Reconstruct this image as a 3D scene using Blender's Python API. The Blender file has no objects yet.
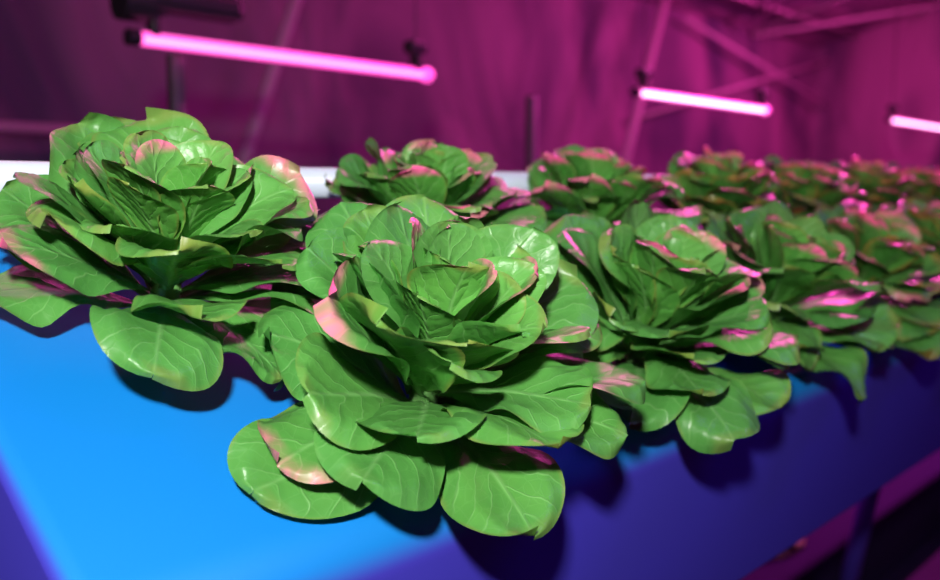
import bpy, bmesh, math, random
from mathutils import Vector, Matrix
sc=bpy.context.scene
sc.view_settings.view_transform='Standard'
Z0=1.3
# ------------------------------------------------------------ helpers
def mat(name):
    m=bpy.data.materials.new(name); m.use_nodes=True
    nt=m.node_tree; b=nt.nodes['Principled BSDF']; return m,nt,b
def simple(name,col,rough=.5,metal=0,em=None,es=0,bump=0,bscale=20,spec=.5):
    m,nt,b=mat(name)
    b.inputs['Base Color'].default_value=(*col,1); b.inputs['Roughness'].default_value=rough
    b.inputs['Metallic'].default_value=metal; b.inputs['Specular IOR Level'].default_value=spec
    if em: b.inputs['Emission Color'].default_value=(*em,1); b.inputs['Emission Strength'].default_value=es
    n=nt.nodes.new('ShaderNodeTexNoise'); n.inputs['Scale'].default_value=bscale
    tc=nt.nodes.new('ShaderNodeTexCoord'); nt.links.new(tc.outputs['Object'],n.inputs['Vector'])
    mx=nt.nodes.new('ShaderNodeMix'); mx.data_type='RGBA'
    mx.inputs[6].default_value=(*[c*.85 for c in col],1); mx.inputs[7].default_value=(*[min(1,c*1.1) for c in col],1)
    nt.links.new(n.outputs['Fac'],mx.inputs[0]); nt.links.new(mx.outputs[2],b.inputs['Base Color'])
    if bump:
        bp=nt.nodes.new('ShaderNodeBump'); bp.inputs['Strength'].default_value=bump
        nt.links.new(n.outputs['Fac'],bp.inputs['Height']); nt.links.new(bp.outputs[0],b.inputs['Normal'])
    return m
def link(ob,parent=None):
    sc.collection.objects.link(ob)
    if parent: ob.parent=parent
    return ob
def empty(name,loc=(0,0,0)):
    e=bpy.data.objects.new(name,None); e.location=loc; e.empty_display_size=.1; sc.collection.objects.link(e); return e
def mesh_obj(name,bm,mats,parent=None,smooth=True):
    me=bpy.data.meshes.new(name); bm.normal_update(); bm.to_mesh(me); bm.free()
    for m in mats: me.materials.append(m)
    if smooth:
        for p in me.polygons: p.use_smooth=True
    return link(bpy.data.objects.new(name,me),parent)
def tube_bm(bm,a,b,r,seg=20,caps=True,mi=0):
    a=Vector(a);b=Vector(b);d=b-a
    M=Matrix.Translation((a+b)/2)@d.to_track_quat('Z','Y').to_matrix().to_4x4()
    res=bmesh.ops.create_cone(bm,cap_ends=caps,segments=seg,radius1=r,radius2=r,depth=d.length,matrix=M)
    for v in res['verts']:
        for f in v.link_faces: f.material_index=mi
def box_bm(bm,c,s,mi=0,rot=None,bev=0):
    M=Matrix.Translation(Vector(c))@(rot.to_4x4() if rot else Matrix())@Matrix.Diagonal((*s,1))
    res=bmesh.ops.create_cube(bm,size=1,matrix=M)
    fs=set(f for v in res['verts'] for f in v.link_faces)
    for f in fs: f.material_index=mi
    if bev:
        es=list(set(e for v in res['verts'] for e in v.link_edges))
        r=bmesh.ops.bevel(bm,geom=es,offset=bev,segments=2,affect='EDGES',profile=.5)
        for f in r['faces']: f.material_index=mi
# ------------------------------------------------------------ materials
def leaf_material(name,bronze):
    m,nt,b=mat(name); N=nt.nodes; L=nt.links
    def attr(n):
        a=N.new('ShaderNodeAttribute'); a.attribute_name=n; return a.outputs['Fac']
    def M(op,a,b_=None,c=None):
        n=N.new('ShaderNodeMath'); n.operation=op
        for i,x in enumerate((a,b_,c)):
            if x is None: continue
            if isinstance(x,(int,float)): n.inputs[i].default_value=x
            else: L.new(x,n.inputs[i])
        return n.outputs[0]
    def MR(x,a,b_,c=0,d=1):
        n=N.new('ShaderNodeMapRange'); n.interpolation_type='SMOOTHSTEP'
        L.new(x,n.inputs[0]); 
        for i,v in enumerate((a,b_,c,d)): n.inputs[i+1].default_value=v
        return n.outputs[0]
    def MX(f,a,b_):
        n=N.new('ShaderNodeMix'); n.data_type='RGBA'
        L.new(f,n.inputs[0])
        for i,x in ((6,a),(7,b_)):
            if isinstance(x,tuple): n.inputs[i].default_value=(*x,1)
            else: L.new(x,n.inputs[i])
        return n.outputs[2]
    vx=attr('vx');vs=attr('vs');tip=attr('tip');rnd=attr('rnd');inner=attr('inner')
    ax=M('ABSOLUTE',vx)
    cb=N.new('ShaderNodeCombineXYZ'); L.new(vx,cb.inputs[0]);L.new(vs,cb.inputs[1]);L.new(M('MULTIPLY',rnd,9.0),cb.inputs[2])
    nz=N.new('ShaderNodeTexNoise'); nz.inputs['Scale'].default_value=4; L.new(cb.outputs[0],nz.inputs['Vector'])
    nz2=N.new('ShaderNodeTexNoise'); nz2.inputs['Scale'].default_value=7; nz2.inputs['Detail'].default_value=2; L.new(cb.outputs[0],nz2.inputs['Vector'])
    ph=M('SUBTRACT',M('MULTIPLY',vs,6.5),M('MULTIPLY',ax,7.5))
    ph=M('ADD',ph,M('MULTIPLY',nz.outputs['Fac'],1.8))
    side=M('MULTIPLY',vx,50.0); side=MR(side,-1,1,0,.5); ph=M('ADD',ph,side)
    fr=M('FRACT',ph); tri=M('MULTIPLY',M('ABSOLUTE',M('SUBTRACT',fr,.5)),2.0)
    v1=MR(tri,.86,1.0); broad=MR(tri,.1,1.0)
    fade=MR(tip,.6,1,1,.25)
    v1=M('MULTIPLY',v1,fade)
    mid=MR(M('ADD',ax,M('MULTIPLY',vs,.024)),.012,.040,1,0)
    vor=N.new('ShaderNodeTexVoronoi'); vor.feature='DISTANCE_TO_EDGE'; vor.inputs['Scale'].default_value=15; L.new(cb.outputs[0],vor.inputs['Vector'])
    net=MR(vor.outputs['Distance'],0,.07,1,0)
    vein=M('MAXIMUM',M('MULTIPLY',v1,.7),mid); vein2=M('MAXIMUM',vein,M('MULTIPLY',net,.16))
    g=MX(rnd,(.034,.205,.028),(.100,.345,.044))
    g=MX(MR(nz2.outputs['Fac'],.35,.7,0,.6),g,(.052,.255,.034))
    g=MX(M('MULTIPLY',inner,.6),g,(.17,.50,.095))
    g=MX(M('MULTIPLY',vein2,.45),g,(.31,.62,.22))
    br=M('MULTIPLY',MR(tip,.80-.25*bronze,1.0),MR(M('ADD',nz.outputs['Fac'],M('MULTIPLY',rnd,.35)),.52-.08*bronze,.87-.1*bronze))
    g=MX(M('MULTIPLY',br,.42+.30*bronze),g,(.34+.1*bronze,.19,.05))
    rs=MR(attr('pink_lit'),.62,.92)
    g=MX(M('MULTIPLY',rs,MR(M('ADD',nz2.outputs['Fac'],M('MULTIPLY',vein2,.35)),.36,.6,.35,1)),g,(1.0,.14,.38))  # pink lamplight on leaf tips, painted into the base colour
    geo=N.new('ShaderNodeNewGeometry')
    g=MX(M('MULTIPLY',geo.outputs['Backfacing'],.3),g,(.14,.36,.10))
    L.new(g,b.inputs['Base Color']); b.inputs['Roughness'].default_value=.37
    b.inputs['Specular IOR Level'].default_value=.45
    bp=N.new('ShaderNodeBump'); bp.inputs['Strength'].default_value=.5; bp.inputs['Distance'].default_value=.0014
    h=M('SUBTRACT',M('MULTIPLY',nz2.outputs['Fac'],.7),M('ADD',M('MULTIPLY',broad,.7),M('MULTIPLY',vein2,.6)))
    L.new(h,bp.inputs['Height']); L.new(bp.outputs[0],b.inputs['Normal'])
    tr=N.new('ShaderNodeBsdfTranslucent'); L.new(g,tr.inputs['Color'])
    ms=N.new('ShaderNodeMixShader'); ms.inputs[0].default_value=.14
    L.new(b.outputs[0],ms.inputs[1]); L.new(tr.outputs[0],ms.inputs[2])
    L.new(ms.outputs[0],N['Material Output'].inputs['Surface'])
    return m
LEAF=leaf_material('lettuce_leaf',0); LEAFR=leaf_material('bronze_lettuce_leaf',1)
SL=.59; NY=Vector((0,-.5083,.8612))
YE,ZE=.486,-.237
def trough_material():
    m,nt,b=mat('blue_plastic_painted_shade'); N=nt.nodes;L=nt.links
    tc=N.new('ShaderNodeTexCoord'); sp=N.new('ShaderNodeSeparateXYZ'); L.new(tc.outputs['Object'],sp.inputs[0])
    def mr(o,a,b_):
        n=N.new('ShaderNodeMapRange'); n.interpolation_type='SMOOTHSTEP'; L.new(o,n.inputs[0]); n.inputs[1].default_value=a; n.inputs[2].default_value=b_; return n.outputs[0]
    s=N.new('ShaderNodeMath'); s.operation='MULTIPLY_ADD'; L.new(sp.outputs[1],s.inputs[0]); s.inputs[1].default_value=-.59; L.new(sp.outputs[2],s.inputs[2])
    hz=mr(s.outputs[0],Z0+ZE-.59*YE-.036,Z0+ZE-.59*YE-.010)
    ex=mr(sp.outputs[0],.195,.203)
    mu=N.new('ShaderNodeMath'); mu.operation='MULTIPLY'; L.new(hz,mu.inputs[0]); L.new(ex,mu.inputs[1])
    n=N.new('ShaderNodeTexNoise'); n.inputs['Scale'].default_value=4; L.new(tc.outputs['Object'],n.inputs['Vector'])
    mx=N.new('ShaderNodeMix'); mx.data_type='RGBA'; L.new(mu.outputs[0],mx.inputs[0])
    mx.inputs[6].default_value=(.05,.040,.46,1); mx.inputs[7].default_value=(.002,.185,.58,1)  # dark violet on front and end faces: shade painted into the plastic
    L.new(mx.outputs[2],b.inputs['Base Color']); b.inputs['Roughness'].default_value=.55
    b.inputs['Specular IOR Level'].default_value=.3
    bp=N.new('ShaderNodeBump'); bp.inputs['Strength'].default_value=.1; bp.inputs['Distance'].default_value=.01
    L.new(n.outputs['Fac'],bp.inputs['Height']); L.new(bp.outputs[0],b.inputs['Normal'])
    return m
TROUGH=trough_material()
BODYBLUE=simple('violet_leg_plastic',(.05,.03,.35),.5,bscale=5)
PVC=simple('white_pvc',(.70,.79,.92),.3)
BLACK=simple('black_housing',(.012,.010,.014),.5)
DARKSTEEL=simple('dark_steel',(.10,.07,.10),.5,.3)
STRUT=simple('white_painted_strut',(.95,.85,.92),.5)
LED=simple('pink_led_diffuser',(1,.4,.8),.4,em=(1,.06,.48),es=1.8)
LEDCORE=simple('pink_led_strip',(1,.6,.9),.4,em=(1,.24,.72),es=2.2)
LEDHOT=simple('pink_led_strip_bright',(1,.6,.9),.4,em=(1,.5,.85),es=5)
CUP=simple('black_net_cup',(.01,.01,.012),.6)
def film_mat(name,col,fold_scale):
    m,nt,b=mat(name); N=nt.nodes;L=nt.links
    tc=N.new('ShaderNodeTexCoord'); mp=N.new('ShaderNodeMapping'); mp.inputs['Scale'].default_value=fold_scale; mp.inputs['Rotation'].default_value=(0,.5,0)
    L.new(tc.outputs['Object'],mp.inputs[0])
    n=N.new('ShaderNodeTexNoise'); n.inputs['Scale'].default_value=1.0; n.inputs['Detail'].default_value=4; n.inputs['Distortion'].default_value=1.2
    L.new(mp.outputs[0],n.inputs['Vector'])
    r=N.new('ShaderNodeValToRGB'); r.color_ramp.elements[0].position=.36; r.color_ramp.elements[1].position=.68
    r.color_ramp.elements[0].color=(col[0]*.22,col[1]*.30,col[2]*.36,1); r.color_ramp.elements[1].color=(*col,1)
    L.new(n.outputs['Fac'],r.inputs[0]); L.new(r.outputs[0],b.inputs['Base Color'])
    bp=N.new('ShaderNodeBump'); bp.inputs['Strength'].default_value=.8; bp.inputs['Distance'].default_value=.25
    L.new(n.outputs['Fac'],bp.inputs['Height']); L.new(bp.outputs[0],b.inputs['Normal'])
    b.inputs['Roughness'].default_value=.45
    return m
FILM=film_mat('greenhouse_film',(.62,.42,.58),(.55,.7,.30))
FILMR=film_mat('greenhouse_roof_film',(.7,.45,.62),(.35,1.2,.5))
FLOORM=simple('dark_soil_floor',(.018,.010,.035),.9,bump=.6,bscale=9,spec=.1)

# ------------------------------------------------------------ room shell
def quad(name,pts,m):
    bm=bmesh.new(); bm.faces.new([bm.verts.new(p) for p in pts]); return mesh_obj(name,bm,[m],smooth=False)
X0,X1,YB,YF=-4,15,6.4,-4
EZ=Z0+2.35; RZ=Z0+3.6
quad('floor',[(X0,YF,0),(X1,YF,0),(X1,YB,0),(X0,YB,0)],FLOORM)
quad('wall_back',[(X0,YB,0),(X1,YB,0),(X1,YB,EZ),(X0,YB,EZ)],FILM)
quad('wall_right',[(X1,YF,0),(X1,YF,EZ),(X1,1.2,RZ),(X1,YB,EZ),(X1,YB,0)],FILM)
quad('wall_left',[(X0,YF,0),(X0,YB,0),(X0,YB,EZ),(X0,1.2,RZ),(X0,YF,EZ)],FILM)
quad('wall_front',[(X0,YF,0),(X0,YF,EZ),(X1,YF,EZ),(X1,YF,0)],FILM)
bm=bmesh.new()
v=[bm.verts.new(p) for p in [(X0,YB,EZ),(X1,YB,EZ),(X1,1.2,RZ),(X0,1.2,RZ),(X1,YF,EZ),(X0,YF,EZ)]]
bm.faces.new([v[0],v[1],v[2],v[3]]); bm.faces.new([v[3],v[2],v[4],v[5]])
mesh_obj('ceiling',bm,[FILMR],smooth=False)
bm=bmesh.new()
def roofz(y): return RZ-(RZ-EZ)*abs(y-1.2)/5.2
for y in (5.7,4.4,3.0,1.2):
    tube_bm(bm,(X0,y,roofz(y)-.06),(X1,y,roofz(y)-.06),.03,8)
for i,x in enumerate((8.6,12.6)):
    tube_bm(bm,(x,YB-.1,EZ-.05),(x,1.2,RZ-.06),.035,8)
    tube_bm(bm,(x,YB-.1,EZ-.1),(x+3.6,3.0,roofz(3.0)-.1),.03,8)
    tube_bm(bm,(x+3.6,YB-.2,EZ-.1),(x,2.4,roofz(2.4)-.1),.03,8)
tube_bm(bm,(9.5,YB-.2,Z0+.9),(14.8,YB-.3,Z0+2.1),.028,8)
tube_bm(bm,(10.5,YB-.2,Z0+2.2),(14.8,YB-.3,Z0+1.4),.028,8)
for x in (3.72,8.6):
    tube_bm(bm,(x-.5,YB-.6,Z0-.9),(x+.75,YB-.6,Z0+2.2),.05,8)
tube_bm(bm,(X0,YB-.3,Z0+.40),(3.2,YB-.3,Z0+.40),.035,8)
mesh_obj('greenhouse_frame',bm,[STRUT])

# ------------------------------------------------------------ trough
def planez(y): return Z0+ZE+SL*(y-YE)
trough=empty('hydroponic_trough')
XS,XE=.195,7.0
def rounded(poly,rad,seg=10):
    out=[];n=len(poly)
    for i,p in enumerate(poly):
        p=Vector(p);a=(Vector(poly[i-1])-p).normalized();c=(Vector(poly[(i+1)%n])-p).normalized();r=rad[i]
        ang=a.angle(c); t=r/math.tan(ang/2); p0=p+a*t;p1=p+c*t
        for k in range(seg+1):
            u=k/seg; out.append((1-u)**2*p0+2*u*(1-u)*p+u*u*p1)
    return out
prof=rounded([(.535,Z0-.52),(YE-.016,planez(YE-.016)),(.825,planez(.825)),(.84,Z0-.52)],[.01,.05,.012,.01])
bm=bmesh.new()
xs=[(XS,.016),(XS+.002,.009),(XS+.007,.003),(XS+.015,0),(XE,0)]
cen=Vector((.66,Z0-.3)); rings=[]
for x,ins in xs:
    ring=[]
    for p in prof:
        d=(cen-p).normalized(); q=p+d*ins; ring.append(bm.verts.new((x,q.x,q.y)))
    rings.append(ring)
n=len(prof)
for a,b in zip(rings,rings[1:]):
    for i in range(n):
        j=(i+1)%n; bm.faces.new([a[i],a[j],b[j],b[i]])
bm.faces.new(rings[0]); bm.faces.new(list(reversed(rings[-1])))
bmesh.ops.recalc_face_normals(bm,faces=bm.faces)
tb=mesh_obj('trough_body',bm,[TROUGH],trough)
for p in tb.data.polygons:
    if len(p.vertices)>4: p.use_smooth=False
bm=bmesh.new()
for x in (.6,2.4,3.5,4.6,6.4):
    tube_bm(bm,(x,.60,Z0-.50),(x-.12,.44,0),.024,12); tube_bm(bm,(x,.78,Z0-.50),(x+.12,.95,0),.024,12)
mesh_obj('trough_legs',bm,[BODYBLUE],trough)

pipe=empty('irrigation_pipe')
bm=bmesh.new(); PY,PZ=.872,Z0+.009
tube_bm(bm,(-.4,PY,PZ),(7.0,PY,PZ),.0180,32); 
for x in (1.95,3.9): tube_bm(bm,(x-.03,PY,PZ),(x+.03,PY,PZ),.022,32)
mesh_obj('pipe_run',bm,[PVC],pipe)
bm=bmesh.new()
for x in (.22,1.5,3.0,4.5,6.0):
    box_bm(bm,(x,.846,Z0-.05),(.02,.03,.1),bev=.003)
mesh_obj('pipe_brackets',bm,[PVC],pipe)

# ------------------------------------------------------------ lettuce
def smooth(x,a,b):
    t=max(0,min(1,(x-a)/(b-a))); return t*t*(3-2*t)
def make_lettuce(name,root,seed,size=1.0,N=48,ns=24,nt=14,tilt=26,az=-14,pink_lit=.25,lift=.008,m=LEAF):
    R=random.Random(seed)
    t=math.radians(tilt); a=math.radians(az)
    axis=Vector((math.sin(t)*math.sin(a),-math.sin(t)*math.cos(a),math.cos(t)))
    Q=Vector((0,0,1)).rotation_difference(axis).to_matrix()
    verts=[];faces=[];A={'vx':[],'vs':[],'tip':[],'rnd':[],'inner':[],'pink_lit':[]}
    ga=R.random()*6.28
    for i in range(N):
        r=i/(N-1)
        ga+=2.39996+R.uniform(-.30,.30)
        ca,sa=math.cos(ga),math.sin(ga)
        rad=Vector((ca,sa,0)); tan=Vector((-sa,ca,0)); up=Vector((0,0,1))
        back=max(0,(Q@rad).y)
        L=(.088+.052*min(1,r*1.4))*size*R.uniform(.90,1.10)
        W=L*R.uniform(.335,.40)
        th0=math.radians(6+64*r**.90+R.uniform(-9,9))*(1-.40*back)
        bend=math.radians(10+24*r+R.uniform(-12,14))*(1-.3*back)
        roll=math.radians(R.uniform(-22,22)); yaw=math.radians(R.uniform(-15,15))
        cup=R.uniform(.25,.60)*(1-.3*r)
        ruf=R.uniform(.003,.011)*(0.5+r)*L/.12; rp=R.uniform(0,6.28); rf=R.uniform(1.2,2.4); side=R.uniform(-.014,.014)
        z0=.052*(1-r)*size+lift*size
        rd=R.random(); is_pink_lit=(R.random()<pink_lit*(1.8-1.75*r))*R.uniform(.84,1)
        tipcurl=R.uniform(-.30,.35)
        P=rad*(.004+.010*r)+up*z0; base=len(verts); prev=0
        for k in range(ns+1):
            s=1-(1-k/ns)**1.7
            ds=(s-prev)*L; prev=s
            ph=th0+bend*s**1.3+tipcurl*smooth(s,.6,1.1)
            d=rad*math.sin(ph)+up*math.cos(ph)
            d=(d+tan*math.tan(yaw)).normalized()
            P=P+d*ds
            nrm=(-rad*math.cos(ph)+up*math.sin(ph))
            b=tan*math.cos(roll*s)+nrm*math.sin(roll*s); nr=nrm*math.cos(roll*s)-tan*math.sin(roll*s)
            sh=(s**1.3)*((1-s)**.5)/.413*.99
            w=max(W*sh,.0060*size*(1-smooth(s,.3,.9)))
            if s>=.9999: w=.0004
            for j in range(nt+1):
                tt=-1+2*j/nt; x=tt*w
                x*=1+.022*math.sin(9*s+rp+tt*2)+.010*math.sin(21*s+rp*2)
                at=abs(tt)
                h=cup*(x*x)/max(W,.01)
                h-=.22*w*smooth(at,.6,1.0)*(.4+r)
                h+=ruf*at**2.2*math.sin(rf*6.28*s*.8+rp+(1.7 if tt>0 else 0))*smooth(s,.3,.7)
                phs=s*6.5-abs(x)/L*7.5+(.5 if tt>0 else 0)
                h-=.0007*size*math.cos(6.28*phs)*smooth(s,.2,.4)*min(1,at*3)*(1-smooth(at,.7,1))
                h-=.0025*math.exp(-(x/.004)**2)*(1-s)
                verts.append(P+b*(x+side*s*s)+nr*h)
                A['vx'].append(x/L);A['vs'].append(s);A['tip'].append(max(at**2,smooth(s,.72,1)));A['rnd'].append(rd)
                A['inner'].append(min(1,(1-r)**1.3*smooth(1-r,.2,1)*(1-.3*s)+.3*(1-s)**2))
                A['pink_lit'].append(is_pink_lit*smooth(s,.58,1.0)*(0.88+.12*at))  # mask for the painted pink light towards the tip
        for k in range(ns):
            for j in range(nt):
                q=base+k*(nt+1)+j
                faces.append((q,q+1,q+nt+2,q+nt+1))
    root=Vector(root); out=[]
    for p in verts:
        q=Q@p
        w=root+q
        dd=(w.z-planez(w.y))*.8612
        if w.y>YE-.02 and dd<.014 :
            nd=.004+.010*math.exp(max(-8,(dd-.014)/.035))
            w=w+NY*(nd-dd)
        elif w.y<=YE-.02 and w.y>YE-.07 and w.z<Z0+ZE:
            w.y=min(w.y,YE-.026)
        if w.y>.80:
            w.y=.80+.050*(1-math.exp(-(w.y-.80)/.050))
        out.append(w-root)
    b0=len(out); SEG=12
    for h,rr in ((.002,.013),(.025,.012),(.055*size,.008)):
        for k in range(SEG):
            an=k*6.2832/SEG
            out.append(Q@Vector((math.cos(an)*rr,math.sin(an)*rr,h+.004)))
            for kx,vv in (('vx',.0),('vs',.1),('tip',0),('rnd',.5),('inner',.5),('pink_lit',0)): A[kx].append(vv)
    for l in range(2):
        for k in range(SEG):
            j=(k+1)%SEG; faces.append((b0+l*SEG+k,b0+l*SEG+j,b0+(l+1)*SEG+j,b0+(l+1)*SEG+k))
    me=bpy.data.meshes.new(name); me.from_pydata([tuple(p) for p in out],[],faces)
    for kx,vals in A.items():
        at=me.attributes.new(kx,'FLOAT','POINT'); at.data.foreach_set('value',vals)
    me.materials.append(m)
    for p in me.polygons: p.use_smooth=True
    me.update()
    ob=bpy.data.objects.new(name,me); ob.location=root; sc.collection.objects.link(ob)
    return ob
def rootpos(x,y): return (x,y,planez(y)+.006)
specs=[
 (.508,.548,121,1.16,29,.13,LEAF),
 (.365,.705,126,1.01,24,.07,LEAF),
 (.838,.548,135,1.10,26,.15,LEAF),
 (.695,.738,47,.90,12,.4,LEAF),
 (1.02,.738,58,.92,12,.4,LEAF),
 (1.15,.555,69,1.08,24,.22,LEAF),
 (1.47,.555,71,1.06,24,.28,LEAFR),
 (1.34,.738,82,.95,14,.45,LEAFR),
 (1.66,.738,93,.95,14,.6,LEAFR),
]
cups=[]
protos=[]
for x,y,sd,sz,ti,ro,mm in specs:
    o=make_lettuce('lettuce',rootpos(x,y),sd,sz,tilt=ti,pink_lit=ro,m=mm); cups.append((x,y)); protos.append((o,y))
low=[make_lettuce('lettuce',rootpos(1.79,.555),101,1.06,tilt=24,pink_lit=.5,m=LEAFR),protos[6][0]]; cups.append((1.79,.555))
upp=[protos[7][0],protos[8][0]]
for k in range(14):
    for row,arr,x0,p in (('l',low,2.11,.32),('u',upp,1.98,.32)):
        src=arr[k%2]; x=x0+k*p
        o=bpy.data.objects.new('lettuce',src.data); o.location=(x,src.location.y,src.location.z); sc.collection.objects.link(o); cups.append((x,src.location.y))
bm=bmesh.new()
for x,y in cups:
    T=Matrix.Translation(Vector((x,y,planez(y)+.002)))
    M=T@Vector((0,0,1)).rotation_difference(NY).to_matrix().to_4x4()
    bmesh.ops.create_cone(bm,cap_ends=True,segments=24,radius1=.028,radius2=.026,depth=.006,matrix=M)
mesh_obj('net_cups',bm,[CUP],trough,smooth=False)

bed=empty('ground_planting_bed')
bm=bmesh.new(); box_bm(bm,(4.5,1.25,.12),(4.6,.5,.24),bev=.02); mesh_obj('bed_body',bm,[simple('bed_soil',(.016,.010,.05),.9,bump=.5,spec=.1)],bed)
for i in range(9):
    src=protos[(i*2)%5+4][0]
    o=bpy.data.objects.new('bed_lettuce_%d'%(i+1),src.data); o.location=(2.5+i*.34,1.2+(i%2)*.15,.25); o.rotation_euler=(math.radians(20),0,i); o.scale=(.95,)*3
    sc.collection.objects.link(o); o.parent=bed

# ------------------------------------------------------------ LED tubes
def led(x0,x1,y,z,housing=False,core=LEDHOT):
    e=empty('led_grow_light')
    bm=bmesh.new(); tube_bm(bm,(x0+.02,y,z),(x1-.005,y,z),.0165,24)
    bmesh.ops.create_uvsphere(bm,u_segments=16,v_segments=10,radius=.023,matrix=Matrix.Translation((x1-.005,y,z)))
    mesh_obj('diffuser_tube',bm,[LED],e)
    bm=bmesh.new()
    box_bm(bm,((x0+x1)/2,y-.0135,z-.004),(x1-x0-.06,.010,.014),bev=.003)
    mesh_obj('led_strip',bm,[core],e,smooth=False)
    bm=bmesh.new()
    tube_bm(bm,(x0-.004,y,z),(x0+.024,y,z),.019,20)
    for x in (x0+.06,x1-.05):
        box_bm(bm,(x,y,z+.035),(.022,.035,.055),bev=.006,mi=0)
        box_bm(bm,(x,y,z+.075),(.07,.045,.04),bev=.012)
        tube_bm(bm,(x,y,z+.06),(x,y+.0,roofz(y)-.05),.002,6)
    if housing:
        box_bm(bm,(x0+.14,y,z+.095),(.30,.07,.06),bev=.02)
        tube_bm(bm,(x0-.02,y,z+.08),(x0+.05,y,z+.08),.045,20)
    mesh_obj('end_caps_and_hangers',bm,[BLACK],e,smooth=False)
LY=2.0
led(.975,1.91,LY,Z0+.346,True,LEDCORE)
led(3.02,4.14,LY,Z0+.382)
led(5.78,7.0,LY,Z0+.43)
led(8.6,9.8,LY,Z0+.42)
bm=bmesh.new()
for x in (1.12,2.47):
    box_bm(bm,(x,LY+.06,(Z0+.33)/2),(.035,.035,Z0+.33),bev=.006)
    tube_bm(bm,(x,LY+.06,Z0+.05),(x+.0,LY+.5,.0),.012,8)
mesh_obj('rack_posts',bm,[DARKSTEEL])

# ------------------------------------------------------------ lights
def area(name,loc,tgt,sx,sy,p,col):
    l=bpy.data.lights.new(name,'AREA'); l.shape='RECTANGLE'; l.size=sx; l.size_y=sy; l.energy=p; l.color=col
    o=bpy.data.objects.new(name,l); o.location=loc
    d=Vector(tgt)-Vector(loc); o.rotation_euler=d.to_track_quat('-Z','Y').to_euler(); sc.collection.objects.link(o); return o
area('camera_flash',(-.20,-.12,Z0+.34),(.75,.6,Z0-.1),.07,.06,22,(1,.98,.94))
PINK=(1,.06,.50)
for x,p in ((.25,2.0),(1.15,4.5)):
    area('pink_plant_fill',(x,1.50,Z0+.60),(x,.6,Z0-.05),.8,.04,p,PINK)  # unseen light added to put pink on the near leaf tips
for x,p in ((2.4,32),(3.7,85),(5.0,120)):
    area('pink_plant_fill',(x,1.6,Z0+1.12),(x,.7,Z0-.05),1.1,.05,p,PINK)  # added out of view to turn far plants and pipe pink
for x,p in ((1.0,7),(4.5,9),(8,38),(11.5,85)):
    area('pink_wall_fill',(x,3.0,Z0+2.3),(x+.5,6.2,Z0+.4),1.2,.08,p,(1,.05,.44))  # unseen light added to tint the back wall film magenta
for x in (1.5,4.5,8):
    area('violet_trough_fill',(x,-.6,Z0+1.3),(x,.5,Z0-.35),1.2,.06,6.5,(.30,.12,1))  # off-view light added to give the trough front a violet cast
w=bpy.data.worlds.new('world'); sc.world=w; w.use_nodes=True
w.node_tree.nodes['Background'].inputs[0].default_value=(.25,.04,.2,1); w.node_tree.nodes['Background'].inputs[1].default_value=.12
# ------------------------------------------------------------ camera
cam=bpy.data.cameras.new('camera'); co=bpy.data.objects.new('camera',cam); sc.collection.objects.link(co); sc.camera=co
cam.sensor_width=36; cam.lens=900/940*36; cam.clip_start=.02
yaw=math.radians(43.7);p=math.radians(6.3)
F=Vector((math.cos(yaw)*math.cos(p),math.sin(yaw)*math.cos(p),-math.sin(p)))
co.location=(0,0,Z0); co.rotation_euler=F.to_track_quat('-Z','Y').to_euler()
cam.dof.use_dof=True; cam.dof.focus_distance=.68; cam.dof.aperture_fstop=3.8
